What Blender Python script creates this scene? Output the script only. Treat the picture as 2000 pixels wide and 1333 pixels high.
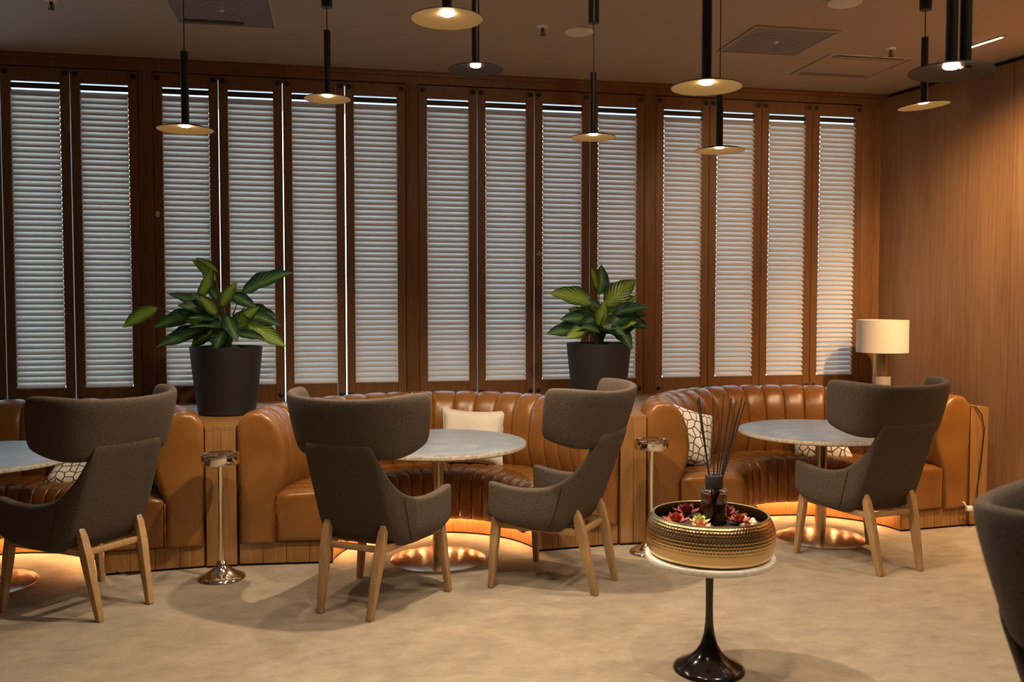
import bpy, bmesh, math, random
from mathutils import Vector, Matrix
R = math.radians
random.seed(7)
scn = bpy.context.scene
for o in list(bpy.data.objects):
    bpy.data.objects.remove(o)
C = scn.collection

# ------------------------------------------------------------------ camera
cam_d = bpy.data.cameras.new('camera')
cam = bpy.data.objects.new('camera', cam_d)
C.objects.link(cam)
cam.location = (0, 0, 1.6)
cam.rotation_euler = (R(90) - math.atan(76 / 1750), 0, -R(11.2))
cam_d.sensor_width = 36
cam_d.lens = 1750 / 2000 * 36
cam_d.clip_start = 0.05
cam_d.dof.use_dof = True
cam_d.dof.focus_distance = 5.0
cam_d.dof.aperture_fstop = 2.8
scn.camera = cam

# ------------------------------------------------------------------ world and exposure
W = bpy.data.worlds.new('world'); scn.world = W
W.use_nodes = True
wb = W.node_tree.nodes['Background']
wb.inputs[0].default_value = (0.52, 0.79, 1.0, 1)
wb.inputs[1].default_value = 5.3
vs = scn.view_settings
vs.view_transform = 'Standard'
vs.look = 'None'
vs.gamma = 1
vs.use_curve_mapping = False
vs.exposure = 0.58
WARM = (1.0, 0.79, 0.55)
PEND_W = 40.0        # watts of a pendant's spot
DOWN_W = 110.0       # watts of an added, unseen downlight
LED_S = 330.0         # emission of the strips under the seats

# ------------------------------------------------------------------ materials
MATS = {}
def mat(name, col=(.5, .5, .5), rough=.5, metal=0.0, **kw):
    m = bpy.data.materials.new(name); m.use_nodes = True
    b = m.node_tree.nodes['Principled BSDF']
    b.inputs['Base Color'].default_value = (*col, 1)
    b.inputs['Roughness'].default_value = rough
    b.inputs['Metallic'].default_value = metal
    for k, v in kw.items():
        b.inputs[k.replace('_', ' ')].default_value = v
    MATS[name] = m
    return m, m.node_tree.nodes, m.node_tree.links, b

def noise(nt, scale, detail=4, rough=.55, coord='Object', stretch=(1, 1, 1), dist=0.0):
    tc = nt.nodes.new('ShaderNodeTexCoord'); mp = nt.nodes.new('ShaderNodeMapping')
    mp.inputs['Scale'].default_value = stretch
    n = nt.nodes.new('ShaderNodeTexNoise')
    n.inputs['Scale'].default_value = scale; n.inputs['Detail'].default_value = detail
    n.inputs['Roughness'].default_value = rough; n.inputs['Distortion'].default_value = dist
    nt.links.new(tc.outputs[coord], mp.inputs['Vector']); nt.links.new(mp.outputs[0], n.inputs['Vector'])
    return n

def ramp(nt, src, stops):
    r = nt.nodes.new('ShaderNodeValToRGB')
    e = r.color_ramp.elements
    while len(e) < len(stops):
        e.new(.5)
    for i, (p, c) in enumerate(stops):
        e[i].position = p; e[i].color = (*c, 1)
    nt.links.new(src, r.inputs[0])
    return r

def bump(nt, b, src, strength, dist=.01):
    bp = nt.nodes.new('ShaderNodeBump')
    bp.inputs['Strength'].default_value = strength; bp.inputs['Distance'].default_value = dist
    nt.links.new(src, bp.inputs['Height']); nt.links.new(bp.outputs[0], b.inputs['Normal'])

def wood(name, c1, c2, stretch, scale=6, rough=.5, c0=None):
    m, N, L, b = mat(name, c1, rough)
    nt = m.node_tree
    n = noise(nt, scale, 6, .65, 'Object', stretch, .6)
    mid = tuple((a + c) / 2 for a, c in zip(c1, c2))
    r = ramp(nt, n.outputs['Fac'], [(.28, c1), (.5, mid), (.72, c2)])
    L.new(r.outputs[0], b.inputs['Base Color'])
    bump(nt, b, n.outputs['Fac'], .12, .004)
    return m

wood('shutter_wood', (.135, .056, .017), (.235, .100, .032), (14, 14, .8), 5, .46)
wood('plinth_wood', (.195, .090, .024), (.325, .158, .045), (12, 12, .7), 5, .42)
wood('oak', (.29, .165, .075), (.46, .285, .14), (16, 16, 1.2), 6, .42)
# right wall veneer: fine vertical grain and a faint weave
m, N, L, b = mat('veneer', (.2, .1, .05), .48)
nt = m.node_tree
n1 = noise(nt, 5, 5, .6, 'Object', (16, 16, .35), .3)
n2 = noise(nt, 1.2, 3, .6, 'Object', (2.0, 2.0, .5))
r1 = ramp(nt, n1.outputs['Fac'], [(.25, (.19, .095, .045)), (.75, (.33, .18, .09))])
r2 = ramp(nt, n2.outputs['Fac'], [(.3, (.72, .72, .72)), (.7, (1.1, 1.1, 1.1))])
mx = nt.nodes.new('ShaderNodeMixRGB'); mx.blend_type = 'MULTIPLY'; mx.inputs[0].default_value = 1
L.new(r1.outputs[0], mx.inputs[1]); L.new(r2.outputs[0], mx.inputs[2]); L.new(mx.outputs[0], b.inputs['Base Color'])
n3 = noise(nt, 300, 2, .5, 'Object', (1, 1, .25))
bump(nt, b, n3.outputs['Fac'], .25, .003)

# carpet
m, N, L, b = mat('carpet', (.3, .22, .14), .95)
nt = m.node_tree
n1 = noise(nt, 5.5, 9, .72, 'Object', (1, 1.5, 1), .2)
n2 = noise(nt, 160, 3, .7, 'Object', (1, 1, 1))
r1 = ramp(nt, n1.outputs['Fac'], [(.30, (.245, .195, .142)), (.5, (.325, .264, .196)), (.72, (.395, .325, .247))])
r2 = ramp(nt, n2.outputs['Fac'], [(.3, (.72, .72, .72)), (.7, (1.15, 1.15, 1.15))])
mx = nt.nodes.new('ShaderNodeMixRGB'); mx.blend_type = 'MULTIPLY'; mx.inputs[0].default_value = .8
L.new(r1.outputs[0], mx.inputs[1]); L.new(r2.outputs[0], mx.inputs[2]); L.new(mx.outputs[0], b.inputs['Base Color'])
bump(nt, b, n2.outputs['Fac'], .6, .01)

mat('ceiling_paint', (.42, .345, .275), .85)
m, N, L, b = mat('wall_paint', (.42, .33, .24), .85)
m, N, L, b = mat('leather', (.40, .155, .030), .34)
nt = m.node_tree
n1 = noise(nt, 3.0, 2, .5)
r1 = ramp(nt, n1.outputs['Fac'], [(.3, (.155, .058, .011)), (.7, (.245, .098, .020))])
L.new(r1.outputs[0], b.inputs['Base Color'])
n2 = noise(nt, 180, 3, .6)
bump(nt, b, n2.outputs['Fac'], .12, .004)
n3 = noise(nt, 9, 4, .6)
rr = ramp(nt, n3.outputs['Fac'], [(.3, (.22, .22, .22)), (.7, (.34, .34, .34))])
L.new(rr.outputs[0], b.inputs['Roughness'])

def fabric(name, c1, c2, scale=420):
    m, N, L, b = mat(name, c1, .9)
    nt = m.node_tree
    n = noise(nt, scale, 2, .6, 'Object', (1, 1, .45))
    n2 = noise(nt, scale, 2, .6, 'Object', (.4, .4, 1.2))
    add = nt.nodes.new('ShaderNodeMath'); add.operation = 'MULTIPLY_ADD'; add.inputs[1].default_value = .5
    h = nt.nodes.new('ShaderNodeMath'); h.operation = 'MULTIPLY'; h.inputs[1].default_value = .5
    L.new(n2.outputs['Fac'], h.inputs[0]); L.new(n.outputs['Fac'], add.inputs[0]); L.new(h.outputs[0], add.inputs[2])
    r = ramp(nt, add.outputs[0], [(.36, c1), (.62, c2)])
    L.new(r.outputs[0], b.inputs['Base Color'])
    b.inputs['Sheen Weight'].default_value = .12
    b.inputs['Sheen Tint'].default_value = (*c2, 1)
    bump(nt, b, add.outputs[0], .3, .003)
    return m
fabric('chair_fabric', (.026, .018, .013), (.100, .073, .052), 300)
fabric('cushion_linen', (.46, .39, .32), (.62, .55, .47))
fabric('lamp_linen', (.66, .60, .52), (.78, .72, .64))

# patterned cushion: dark interlaced trellis on ivory
m, N, L, b = mat('trellis_fabric', (.75, .70, .63), .9)
nt = m.node_tree
tc = N.new('ShaderNodeTexCoord')
v = N.new('ShaderNodeTexVoronoi'); v.feature = 'DISTANCE_TO_EDGE'; v.voronoi_dimensions = '2D'
v.inputs['Scale'].default_value = 8.0; v.inputs['Randomness'].default_value = .75
L.new(tc.outputs['UV'], v.inputs['Vector'])
v2 = N.new('ShaderNodeTexVoronoi'); v2.feature = 'DISTANCE_TO_EDGE'; v2.voronoi_dimensions = '2D'
v2.inputs['Scale'].default_value = 4.0; v2.inputs['Randomness'].default_value = .0
L.new(tc.outputs['UV'], v2.inputs['Vector'])
mn = N.new('ShaderNodeMath'); mn.operation = 'MINIMUM'
L.new(v.outputs['Distance'], mn.inputs[0]); mn.inputs[1].default_value = 1.0
r1 = ramp(nt, mn.outputs[0], [(.06, (.085, .055, .035)), (.085, (.74, .69, .62))])
L.new(r1.outputs[0], b.inputs['Base Color'])

# stone table top
m, N, L, b = mat('stone', (.5, .48, .45), .42, IOR=2.1)
nt = m.node_tree
n1 = noise(nt, 5, 8, .7, 'Object', (1, 1, 1), 1.2)
r1 = ramp(nt, n1.outputs['Fac'], [(.3, (.10, .105, .11)), (.5, (.15, .157, .162)), (.68, (.24, .245, .25))])
L.new(r1.outputs[0], b.inputs['Base Color'])
bump(nt, b, n1.outputs['Fac'], .08, .004)
m, N, L, b = mat('stone_edge', (.42, .35, .26), .6)
nt = m.node_tree
n1 = noise(nt, 60, 4, .7)
r1 = ramp(nt, n1.outputs['Fac'], [(.3, (.25, .19, .12)), (.7, (.58, .52, .44))])
L.new(r1.outputs[0], b.inputs['Base Color']); bump(nt, b, n1.outputs['Fac'], .5, .004)

mat('brass', (.60, .44, .24), .28, 1.0)
mat('brushed_steel', (.56, .50, .42), .26, 1.0)
mat('chrome', (.86, .81, .74), .10, 1.0)
mat('black_metal', (.012, .011, .011), .42)
mat('bronze_metal', (.030, .018, .015), .5, .0)
mat('gold_enamel', (.80, .60, .27), .55)
mat('black_plastic', (.010, .010, .010), .5)
mat('white_plastic', (.72, .68, .62), .5)
mat('pot_black', (.011, .009, .009), .55)
mat('toe_black', (.012, .010, .008), .8)
mat('lacquer_black', (.010, .009, .009), .16)
mat('stick_black', (.012, .008, .006), .7)
mat('grey_stone', (.36, .32, .28), .5)
m, N, L, b = mat('marble', (.8, .77, .72), .28)
nt = m.node_tree
n1 = noise(nt, 7, 6, .7, dist=1.5)
r1 = ramp(nt, n1.outputs['Fac'], [(.35, (.62, .56, .48)), (.5, (.82, .79, .74)), (.8, (.86, .84, .80))])
L.new(r1.outputs[0], b.inputs['Base Color'])
m, N, L, b = mat('soil', (.03, .02, .012), .95)
n1 = noise(m.node_tree, 50, 4, .7)
bump(m.node_tree, b, n1.outputs['Fac'], 1, .02)
m, N, L, b = mat('moss', (.03, .05, .016), .95)
n1 = noise(m.node_tree, 60, 4, .7)
bump(m.node_tree, b, n1.outputs['Fac'], 1, .02)
mat('petiole', (.05, .08, .02), .5)

# hammered gold of the bowl
m, N, L, b = mat('hammered_gold', (.72, .53, .27), .24, 1.0)
n1 = noise(m.node_tree, 160, 2, .5)
bump(m.node_tree, b, n1.outputs['Fac'], .15, .002)
mat('dark_gold', (.18, .13, .05), .35, 1.0)

m, N, L, b = mat('smoked_glass', (.62, .55, .50), .04)
b.inputs['Transmission Weight'].default_value = 1.0
b.inputs['IOR'].default_value = 1.45
m, N, L, b = mat('scent_liquid', (.30, .23, .13), .05)
b.inputs['Transmission Weight'].default_value = .9
b.inputs['IOR'].default_value = 1.33

def emit(name, col, s):
    m = bpy.data.materials.new(name); m.use_nodes = True
    N = m.node_tree.nodes; N.clear()
    e = N.new('ShaderNodeEmission'); o = N.new('ShaderNodeOutputMaterial')
    e.inputs[0].default_value = (*col, 1); e.inputs[1].default_value = s
    m.node_tree.links.new(e.outputs[0], o.inputs[0]); MATS[name] = m
AMBER = (1.0, 0.64, 0.32)
emit('lamp_led', (1.0, .80, .58), 22)
emit('strip_led', (1.0, .52, .22), LED_S)
emit('slot_led', (1.0, .78, .50), 14)

# shutter slats: pale painted blades that let some daylight glow through
m = bpy.data.materials.new('slat_paint'); m.use_nodes = True
N, L = m.node_tree.nodes, m.node_tree.links
N.clear()
d = N.new('ShaderNodeBsdfDiffuse'); t = N.new('ShaderNodeBsdfTranslucent'); mxs = N.new('ShaderNodeMixShader'); o = N.new('ShaderNodeOutputMaterial')
d.inputs[0].default_value = (.62, .55, .50, 1); t.inputs[0].default_value = (.70, .68, .66, 1)
mxs.inputs[0].default_value = .03
L.new(d.outputs[0], mxs.inputs[1]); L.new(t.outputs[0], mxs.inputs[2]); L.new(mxs.outputs[0], o.inputs[0])
MATS['slat_paint'] = m

# ceiling mesh grille
m, N, L, b = mat('perforated', (.3, .27, .24), .6)
nt = m.node_tree
tc = N.new('ShaderNodeTexCoord'); v = N.new('ShaderNodeTexVoronoi'); v.voronoi_dimensions = '2D'
v.inputs['Scale'].default_value = 85; v.inputs['Randomness'].default_value = 0
L.new(tc.outputs['Object'], v.inputs['Vector'])
r1 = ramp(nt, v.outputs['Distance'], [(.34, (.02, .017, .015)), (.42, (.36, .31, .27))])
L.new(r1.outputs[0], b.inputs['Base Color'])
mat('grille_dark', (.035, .028, .024), .8)

# plant leaf: dark feathered rim, bright yellow-green heart, glowing when lit from behind
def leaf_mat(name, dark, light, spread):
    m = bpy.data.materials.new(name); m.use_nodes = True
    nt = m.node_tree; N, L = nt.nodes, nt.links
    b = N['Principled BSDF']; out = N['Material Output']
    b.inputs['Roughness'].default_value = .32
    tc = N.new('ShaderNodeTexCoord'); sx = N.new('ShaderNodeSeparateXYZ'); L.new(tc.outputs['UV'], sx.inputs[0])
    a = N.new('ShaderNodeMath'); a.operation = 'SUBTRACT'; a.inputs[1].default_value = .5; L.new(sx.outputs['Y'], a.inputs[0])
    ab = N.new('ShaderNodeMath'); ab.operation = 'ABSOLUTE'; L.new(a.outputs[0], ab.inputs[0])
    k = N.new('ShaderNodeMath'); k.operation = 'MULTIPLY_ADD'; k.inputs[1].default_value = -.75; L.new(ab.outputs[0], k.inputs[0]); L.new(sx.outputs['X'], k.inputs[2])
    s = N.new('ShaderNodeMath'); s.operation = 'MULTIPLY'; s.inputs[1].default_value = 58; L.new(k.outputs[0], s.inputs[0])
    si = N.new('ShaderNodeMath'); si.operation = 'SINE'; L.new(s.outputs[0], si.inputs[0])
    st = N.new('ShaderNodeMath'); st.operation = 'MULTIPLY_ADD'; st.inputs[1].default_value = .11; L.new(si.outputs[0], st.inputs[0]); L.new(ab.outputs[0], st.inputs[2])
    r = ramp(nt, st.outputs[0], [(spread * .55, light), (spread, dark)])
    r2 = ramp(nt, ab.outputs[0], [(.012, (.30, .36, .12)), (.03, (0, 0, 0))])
    mx = N.new('ShaderNodeMixRGB'); mx.blend_type = 'ADD'; mx.inputs[0].default_value = .5
    L.new(r.outputs[0], mx.inputs[1]); L.new(r2.outputs[0], mx.inputs[2])
    L.new(mx.outputs[0], b.inputs['Base Color'])
    tr = N.new('ShaderNodeBsdfTranslucent'); ms = N.new('ShaderNodeMixShader'); ms.inputs[0].default_value = .35
    g = N.new('ShaderNodeMixRGB'); g.blend_type = 'MULTIPLY'; g.inputs[0].default_value = 1; g.inputs[2].default_value = (1.5, 1.5, .7, 1)
    L.new(mx.outputs[0], g.inputs[1]); L.new(g.outputs[0], tr.inputs[0])
    L.new(b.outputs[0], ms.inputs[1]); L.new(tr.outputs[0], ms.inputs[2]); L.new(ms.outputs[0], out.inputs[0])
    bump(nt, b, si.outputs[0], .35, .004)
    MATS[name] = m
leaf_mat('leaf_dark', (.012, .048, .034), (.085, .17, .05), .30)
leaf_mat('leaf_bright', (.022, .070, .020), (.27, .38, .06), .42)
def petal_mat(name, a, c):
    m, N, L, b = mat(name, a, .7)
    n = noise(m.node_tree, 40, 3)
    r = ramp(m.node_tree, n.outputs['Fac'], [(.35, a), (.65, c)]); L.new(r.outputs[0], b.inputs['Base Color'])
petal_mat('petal_red', (.30, .035, .025), (.50, .13, .09))
petal_mat('petal_pink', (.55, .22, .14), (.70, .38, .26))
petal_mat('petal_green', (.42, .45, .12), (.62, .62, .26))
petal_mat('petal_maroon', (.10, .008, .010), (.28, .03, .03))
petal_mat('petal_cream', (.70, .56, .36), (.80, .70, .52))

# ------------------------------------------------------------------ mesh helpers
def meshdata(name, verts, faces, m, smooth=True, sharp=40, uvs=None):
    me = bpy.data.meshes.new(name)
    me.from_pydata([tuple(v) for v in verts], [], faces)
    if uvs:
        ul = me.uv_layers.new(name='UVMap')
        for lp in me.loops:
            ul.data[lp.index].uv = uvs[lp.vertex_index]
    me.materials.append(MATS[m]) if isinstance(m, str) else [me.materials.append(MATS[x]) for x in m]
    bm = bmesh.new(); bm.from_mesh(me); bmesh.ops.recalc_face_normals(bm, faces=bm.faces[:]); bm.to_mesh(me); bm.free()
    if smooth:
        me.shade_smooth()
        if sharp < 180:
            me.set_sharp_from_angle(angle=R(sharp))
    return me

def obj(name, me, parent=None, loc=None, rot=None):
    o = bpy.data.objects.new(name, me); C.objects.link(o)
    if loc is not None: o.location = loc
    if rot is not None: o.rotation_euler = rot
    if parent is not None: o.parent = parent
    return o

def thing(name, label, cat, loc=(0, 0, 0), rz=0, group=None):
    o = bpy.data.objects.new(name, None); C.objects.link(o)
    o.empty_display_size = .1
    o.location = loc; o.rotation_euler = (0, 0, rz)
    return tag(o, label, cat, group)

def tag(o, label, cat, group=None):
    o['label'] = label; o['category'] = cat
    if group: o['group'] = group
    return o

def struct(o):
    o['kind'] = 'structure'
    return o

def copy_tree(o, parent=None):
    c = o.copy(); C.objects.link(c)
    if parent is not None: c.parent = parent
    for ch in list(o.children): copy_tree(ch, c)
    return c

def grid(rows, m, name='grid', closed_u=False, closed_v=False, cap=False, sharp=180, uv=False):
    nr, nc = len(rows), len(rows[0])
    vs_ = [p for r_ in rows for p in r_]
    fs = []
    for i in range(nr if closed_v else nr - 1):
        for j in range(nc if closed_u else nc - 1):
            a, b_ = i * nc + j, i * nc + (j + 1) % nc
            c, d_ = ((i + 1) % nr) * nc + (j + 1) % nc, ((i + 1) % nr) * nc + j
            fs.append((a, b_, c, d_))
    if cap:
        fs.append(tuple(range(nc - 1, -1, -1))); fs.append(tuple((nr - 1) * nc + j for j in range(nc)))
    uvs = [(i / (nr - 1), j / (nc - 1)) for i in range(nr) for j in range(nc)] if uv else None
    return meshdata(name, vs_, fs, m, True, sharp, uvs)

def lathe(prof, m, n=48, name='lathe', sharp=40, uv=False):
    """prof: list of (r, z); closed with caps where r is 0"""
    vs_, fs, uvs = [], [], []
    for i, (r_, z) in enumerate(prof):
        for k in range(n + (1 if uv else 0)):
            a = 2 * math.pi * k / n
            vs_.append((max(r_, 1e-5) * math.cos(a), max(r_, 1e-5) * math.sin(a), z))
            uvs.append((k / n, sum(math.hypot(prof[q + 1][0] - prof[q][0], prof[q + 1][1] - prof[q][1]) for q in range(i))))
    w = n + (1 if uv else 0)
    for i in range(len(prof) - 1):
        for k in range(n):
            k2 = k + 1 if uv else (k + 1) % n
            fs.append((i * w + k, i * w + k2, (i + 1) * w + k2, (i + 1) * w + k))
    return meshdata(name, vs_, fs, m, True, sharp, uvs if uv else None)

def rbox(sx, sy, sz, m, bev=.004, seg=2, org=(0, 0, 0), name='box', sharp=40):
    """box of size sx, sy, sz with its centre at org, edges rounded"""
    bm = bmesh.new(); bmesh.ops.create_cube(bm, size=1)
    for v_ in bm.verts: v_.co = Vector((v_.co.x * sx + org[0], v_.co.y * sy + org[1], v_.co.z * sz + org[2]))
    if bev > 0:
        bmesh.ops.bevel(bm, geom=bm.edges[:], offset=bev, segments=seg, affect='EDGES', profile=.5)
    me = bpy.data.meshes.new(name); bm.to_mesh(me); bm.free()
    me.materials.append(MATS[m]); me.shade_smooth(); me.set_sharp_from_angle(angle=R(sharp))
    return me

def tube(pts, r_, m, n=8, name='tube', radii=None):
    pts = [Vector(p) for p in pts]
    rows = []
    up = Vector((0, 0, 1))
    for i, p in enumerate(pts):
        t_ = (pts[min(i + 1, len(pts) - 1)] - pts[max(i - 1, 0)]).normalized()
        u = t_.cross(up)
        if u.length < 1e-3: u = t_.cross(Vector((0, 1, 0)))
        u.normalize(); w = u.cross(t_)
        rr_ = radii[i] if radii else r_
        rows.append([tuple(p + (u * math.cos(2 * math.pi * k / n) + w * math.sin(2 * math.pi * k / n)) * rr_) for k in range(n)])
    return grid(rows, m, name, closed_u=True, cap=True, sharp=50)

def prism(poly, z0, z1, m, name='prism', bev=0.0):
    n = len(poly)
    vs_ = [(x, y, z0) for x, y in poly] + [(x, y, z1) for x, y in poly]
    fs = [tuple(range(n - 1, -1, -1)), tuple(range(n, 2 * n))] + [(i, (i + 1) % n, n + (i + 1) % n, n + i) for i in range(n)]
    return meshdata(name, vs_, fs, m, True, 30)

def bar(p0, p1, w0, d0, w1, d1, m, side=(1, 0, 0), name='bar', bev=.005, mids=()):
    """tapered bar; w along side, d across it. mids: (t, w, d) extra sections"""
    p0, p1 = Vector(p0), Vector(p1)
    ax = (p1 - p0).normalized(); s = Vector(side); s = (s - ax * s.dot(ax)).normalized(); q = ax.cross(s)
    secs = [(0, w0, d0)] + list(mids) + [(1, w1, d1)]
    bm = bmesh.new(); loops = []
    for t_, w, d_ in secs:
        c = p0.lerp(p1, t_)
        loops.append([bm.verts.new(c + s * (a * w / 2) + q * (b_ * d_ / 2)) for a, b_ in ((-1, -1), (1, -1), (1, 1), (-1, 1))])
    for l0, l1 in zip(loops, loops[1:]):
        for k in range(4): bm.faces.new((l0[k], l0[(k + 1) % 4], l1[(k + 1) % 4], l1[k]))
    bm.faces.new(loops[0][::-1]); bm.faces.new(loops[-1])
    bmesh.ops.recalc_face_normals(bm, faces=bm.faces[:])
    es = [e for e in bm.edges if e.calc_face_angle(0) > R(25)]
    if bev: bmesh.ops.bevel(bm, geom=es, offset=bev, segments=2, affect='EDGES', profile=.5)
    me = bpy.data.meshes.new(name); bm.to_mesh(me); bm.free()
    me.materials.append(MATS[m]); me.shade_smooth(); me.set_sharp_from_angle(angle=R(40))
    return me

# ------------------------------------------------------------------ the room
ZC = 3.37            # ceiling height
YW = 7.0             # plane of the shutters
XL, YB = -4.2, -2.6
def wr(y):           # x of the right wall at depth y (it opens by about ten degrees)
    return 4.62 + (6.98 - y) * .168
struct(obj('floor', prism([(XL - .1, YB - .1), (wr(YB) + .2, YB - .1), (wr(7.1) + .2, 7.12), (XL - .1, 7.12)], -.06, 0, 'carpet', 'floor')))
struct(obj('ceiling', prism([(XL - .1, YB - .1), (wr(YB) + .2, YB - .1), (wr(7.1) + .2, 7.16), (XL - .1, 7.16)], ZC, ZC + .08, 'ceiling_paint', 'ceiling')))
struct(obj('wall_left', rbox(.1, 9.8, ZC, 'wall_paint', 0, org=(XL - .05, 2.25, ZC / 2))))
struct(obj('wall_rear', rbox(12, .1, ZC, 'wall_paint', 0, org=(1, YB - .05, ZC / 2))))

# right wall: veneer panels with open joints over a dark backing
wroot = struct(obj('wall_right', prism([(wr(YB) + .03, YB), (wr(YB) + .12, YB), (wr(7.1) + .12, 7.1), (wr(7.1) + .03, 7.1)], 0, ZC, 'toe_black', 'wall_right')))
ys = [7.02, 5.72, 4.46, 3.20, 1.94, .68, -.58, -1.84, -2.58]
for y0, y1 in zip(ys, ys[1:]):
    a, b_ = y0 - .003, y1 + .003
    obj('veneer_panel', prism([(wr(a), a), (wr(b_), b_), (wr(b_) + .03, b_), (wr(a) + .03, a)], .02, ZC - .035, 'veneer', 'veneer_panel'), wroot)
obj('skirting', prism([(wr(7.0) - .012, 7.0), (wr(YB) - .012, YB), (wr(YB) + .02, YB), (wr(7.0) + .02, 7.0)], 0, .06, 'toe_black', 'skirting'), wroot)

# back wall: header, sill wall, posts between the bays of shutters
Z_T, Z_B = 3.272, .82                      # top and bottom of the shutter leaves
posts = [-3.275, -1.339, .598, 2.528, 4.478]     # centres of the posts
wb_ = struct(obj('wall_back', rbox(9.4, .12, Z_B - .012, 'shutter_wood', 0, org=(.5, YW + .06, (Z_B - .012) / 2), name='wall_back')))
obj('header', rbox(9.4, .15, ZC - Z_T - .008, 'shutter_wood', 0, org=(.5, YW + .055, (ZC + Z_T + .008) / 2), name='header'), wb_)
obj('header_lip', rbox(9.4, .03, .035, 'shutter_wood', .003, org=(.5, YW - .03, ZC - .0175), name='header_lip'), wb_)
for i, px in enumerate(posts):
    w = .098 if i < 4 else .126
    obj('post', rbox(w, .13, Z_T - Z_B + .02, 'shutter_wood', .003, org=(px + (.012 if i == 4 else 0), YW + .045, (Z_T + Z_B) / 2), name='post'), wb_)
    obj('light_stop', rbox(w + .05, .02, Z_T - Z_B + .06, 'shutter_wood', 0, org=(px, YW + .036, (Z_T + Z_B) / 2), name='light_stop'), wb_)  # unseen strips added behind the leaves to block daylight leaks
obj('light_stop', rbox(9.4, .02, .05, 'shutter_wood', 0, org=(.5, YW + .034, Z_T), name='light_stop'), wb_)
obj('light_stop', rbox(9.4, .02, .05, 'shutter_wood', 0, org=(.5, YW + .034, Z_B), name='light_stop'), wb_)
obj('corner_filler', rbox(.56, .12, ZC, 'shutter_wood', 0, org=(4.822, YW + .056, ZC / 2), name='corner_filler'), wb_)
obj('side_wall', rbox(.95, .12, Z_T - Z_B + .02, 'shutter_wood', 0, org=(-3.80, YW + .06, (Z_T + Z_B) / 2), name='side_wall'), wb_)

# shutters ------------------------------------------------------------
LW, GAP, TH = .4585, .012, .036
OZ0, OZ1 = .98, 3.17
SW = .064
NS = 53
lw = LW - GAP
me_stile = rbox(SW, TH, Z_T - Z_B - .004, 'shutter_wood', .003, 1, name='stile')
me_top = rbox(lw - 2 * SW - .0005, TH * .92, Z_T - OZ1, 'shutter_wood', .002, 1, name='top_rail')
me_bot = rbox(lw - 2 * SW - .0005, TH * .92, OZ0 - Z_B, 'shutter_wood', .002, 1, name='bottom_rail')
me_batten = rbox(lw - 2 * SW - .0005, .012, .038, 'bronze_metal', .002, 1, name='top_batten')
bm_cap = lathe([(0, .006), (.016, .006), (.020, .003), (.0205, 0)], 'black_plastic', 18, 'pivot_cap')
pitch = (OZ1 - .052 - OZ0 - .012) / NS
# slat: shallow curved blade, lower edge tipped into the room
hw = (lw - 2 * SW) / 2 + .0005
prof = [(-.0185, -.0330), (-.0240, -.0300), (-.0245, -.0255)]      # rounded nose
for k in range(8):
    t = k / 7                                        # blade rising outwards
    prof.append((-.0235 + .0465 * t - .004 * math.sin(math.pi * t), -.0235 + .0425 * t))
me_slat = grid([[(sx * hw, y_, z_) for y_, z_ in prof] for sx in (-1, 1)], 'slat_paint', 'slat', sharp=35)
ordn = ['first', 'second', 'third', 'fourth']
bayname = ['far left bay', 'bay behind the left plant', 'bay above the white cushion', 'bay next to the veneer wall']
first_leaf = None
GAPS = [[.005] * 4, [.005, .0045, .006, .005], [.003, .004, .005, .0025], [.002] * 4]
for bay in range(4):
    x0 = posts[bay] + .049
    x1 = posts[bay + 1] - .049
    wleaf = (x1 - x0) / 4
    for k in range(4):
        if bay == 0 and k < 1: continue
        cx = x0 + wleaf * (k + .5)
        lab = f'brown louvred shutter leaf, {ordn[k]} from left in the {bayname[bay]}'
        if first_leaf is None:
            s = thing('louvred_shutter', lab, 'shutter', (cx, YW, Z_B), 0, 'louvred shutter leaves')
            zz = -Z_B
            for sg in (-1, 1):
                obj('stile', me_stile, s, (sg * (lw / 2 - SW / 2), 0, (Z_T - Z_B) / 2))
            obj('top_rail', me_top, s, (0, 0, (Z_T + OZ1) / 2 + zz))
            obj('bottom_rail', me_bot, s, (0, 0, (OZ0 + Z_B) / 2 + zz))
            obj('top_batten', me_batten, s, (0, .004, OZ1 - .007 - .019 + zz))
            for sx in (-1, 1):
                for zc in (Z_T - .038, Z_B + .075):
                    obj('pivot_cap', bm_cap, s, (sx * (lw / 2 - .03), -TH / 2 + .0005, zc + zz), (R(90), 0, 0))
            for q in range(NS):
                obj('slat', me_slat, s, (0, 0, OZ0 + .012 + pitch * (q + .5) + zz))
            first_leaf = s
        else:
            s = copy_tree(first_leaf)
            s.location = (cx, YW, Z_B); s['label'] = lab
        g = GAPS[bay][k]
        s.scale.x = (wleaf - g) / lw
tag(obj('sticker', rbox(.022, .003, .042, 'white_plastic', .001, 1), None, (-1.265, YW - TH / 2 - .002, 2.245)), 'tiny white label stuck on a dark shutter stile', 'sticker')
tag(obj('door_bolt', lathe([(0, .02), (.012, .018), (.014, .004), (.02, 0)], 'brushed_steel', 16), None, (1.600, YW - TH / 2, 1.99), (R(90), 0, 0)), 'tiny steel bolt knob on a shutter stile above the right plant', 'bolt')

# unseen overhang and ground outside, shaping the daylight on the slats
struct(obj('ceiling_added_overhang', prism([(-7, 7.16), (9, 7.16), (9, 9.6), (-7, 9.6)], 3.56, 3.62, 'plinth_wood', 'ceiling_added_overhang')))  # overhang added to keep the sky off the upper slats
struct(obj('floor_bounce_ground', rbox(14, 8, .1, 'ceiling_paint', 0, org=(1, 11.3, -.25))))  # outside ground, put in to bounce daylight up at the slats

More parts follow.
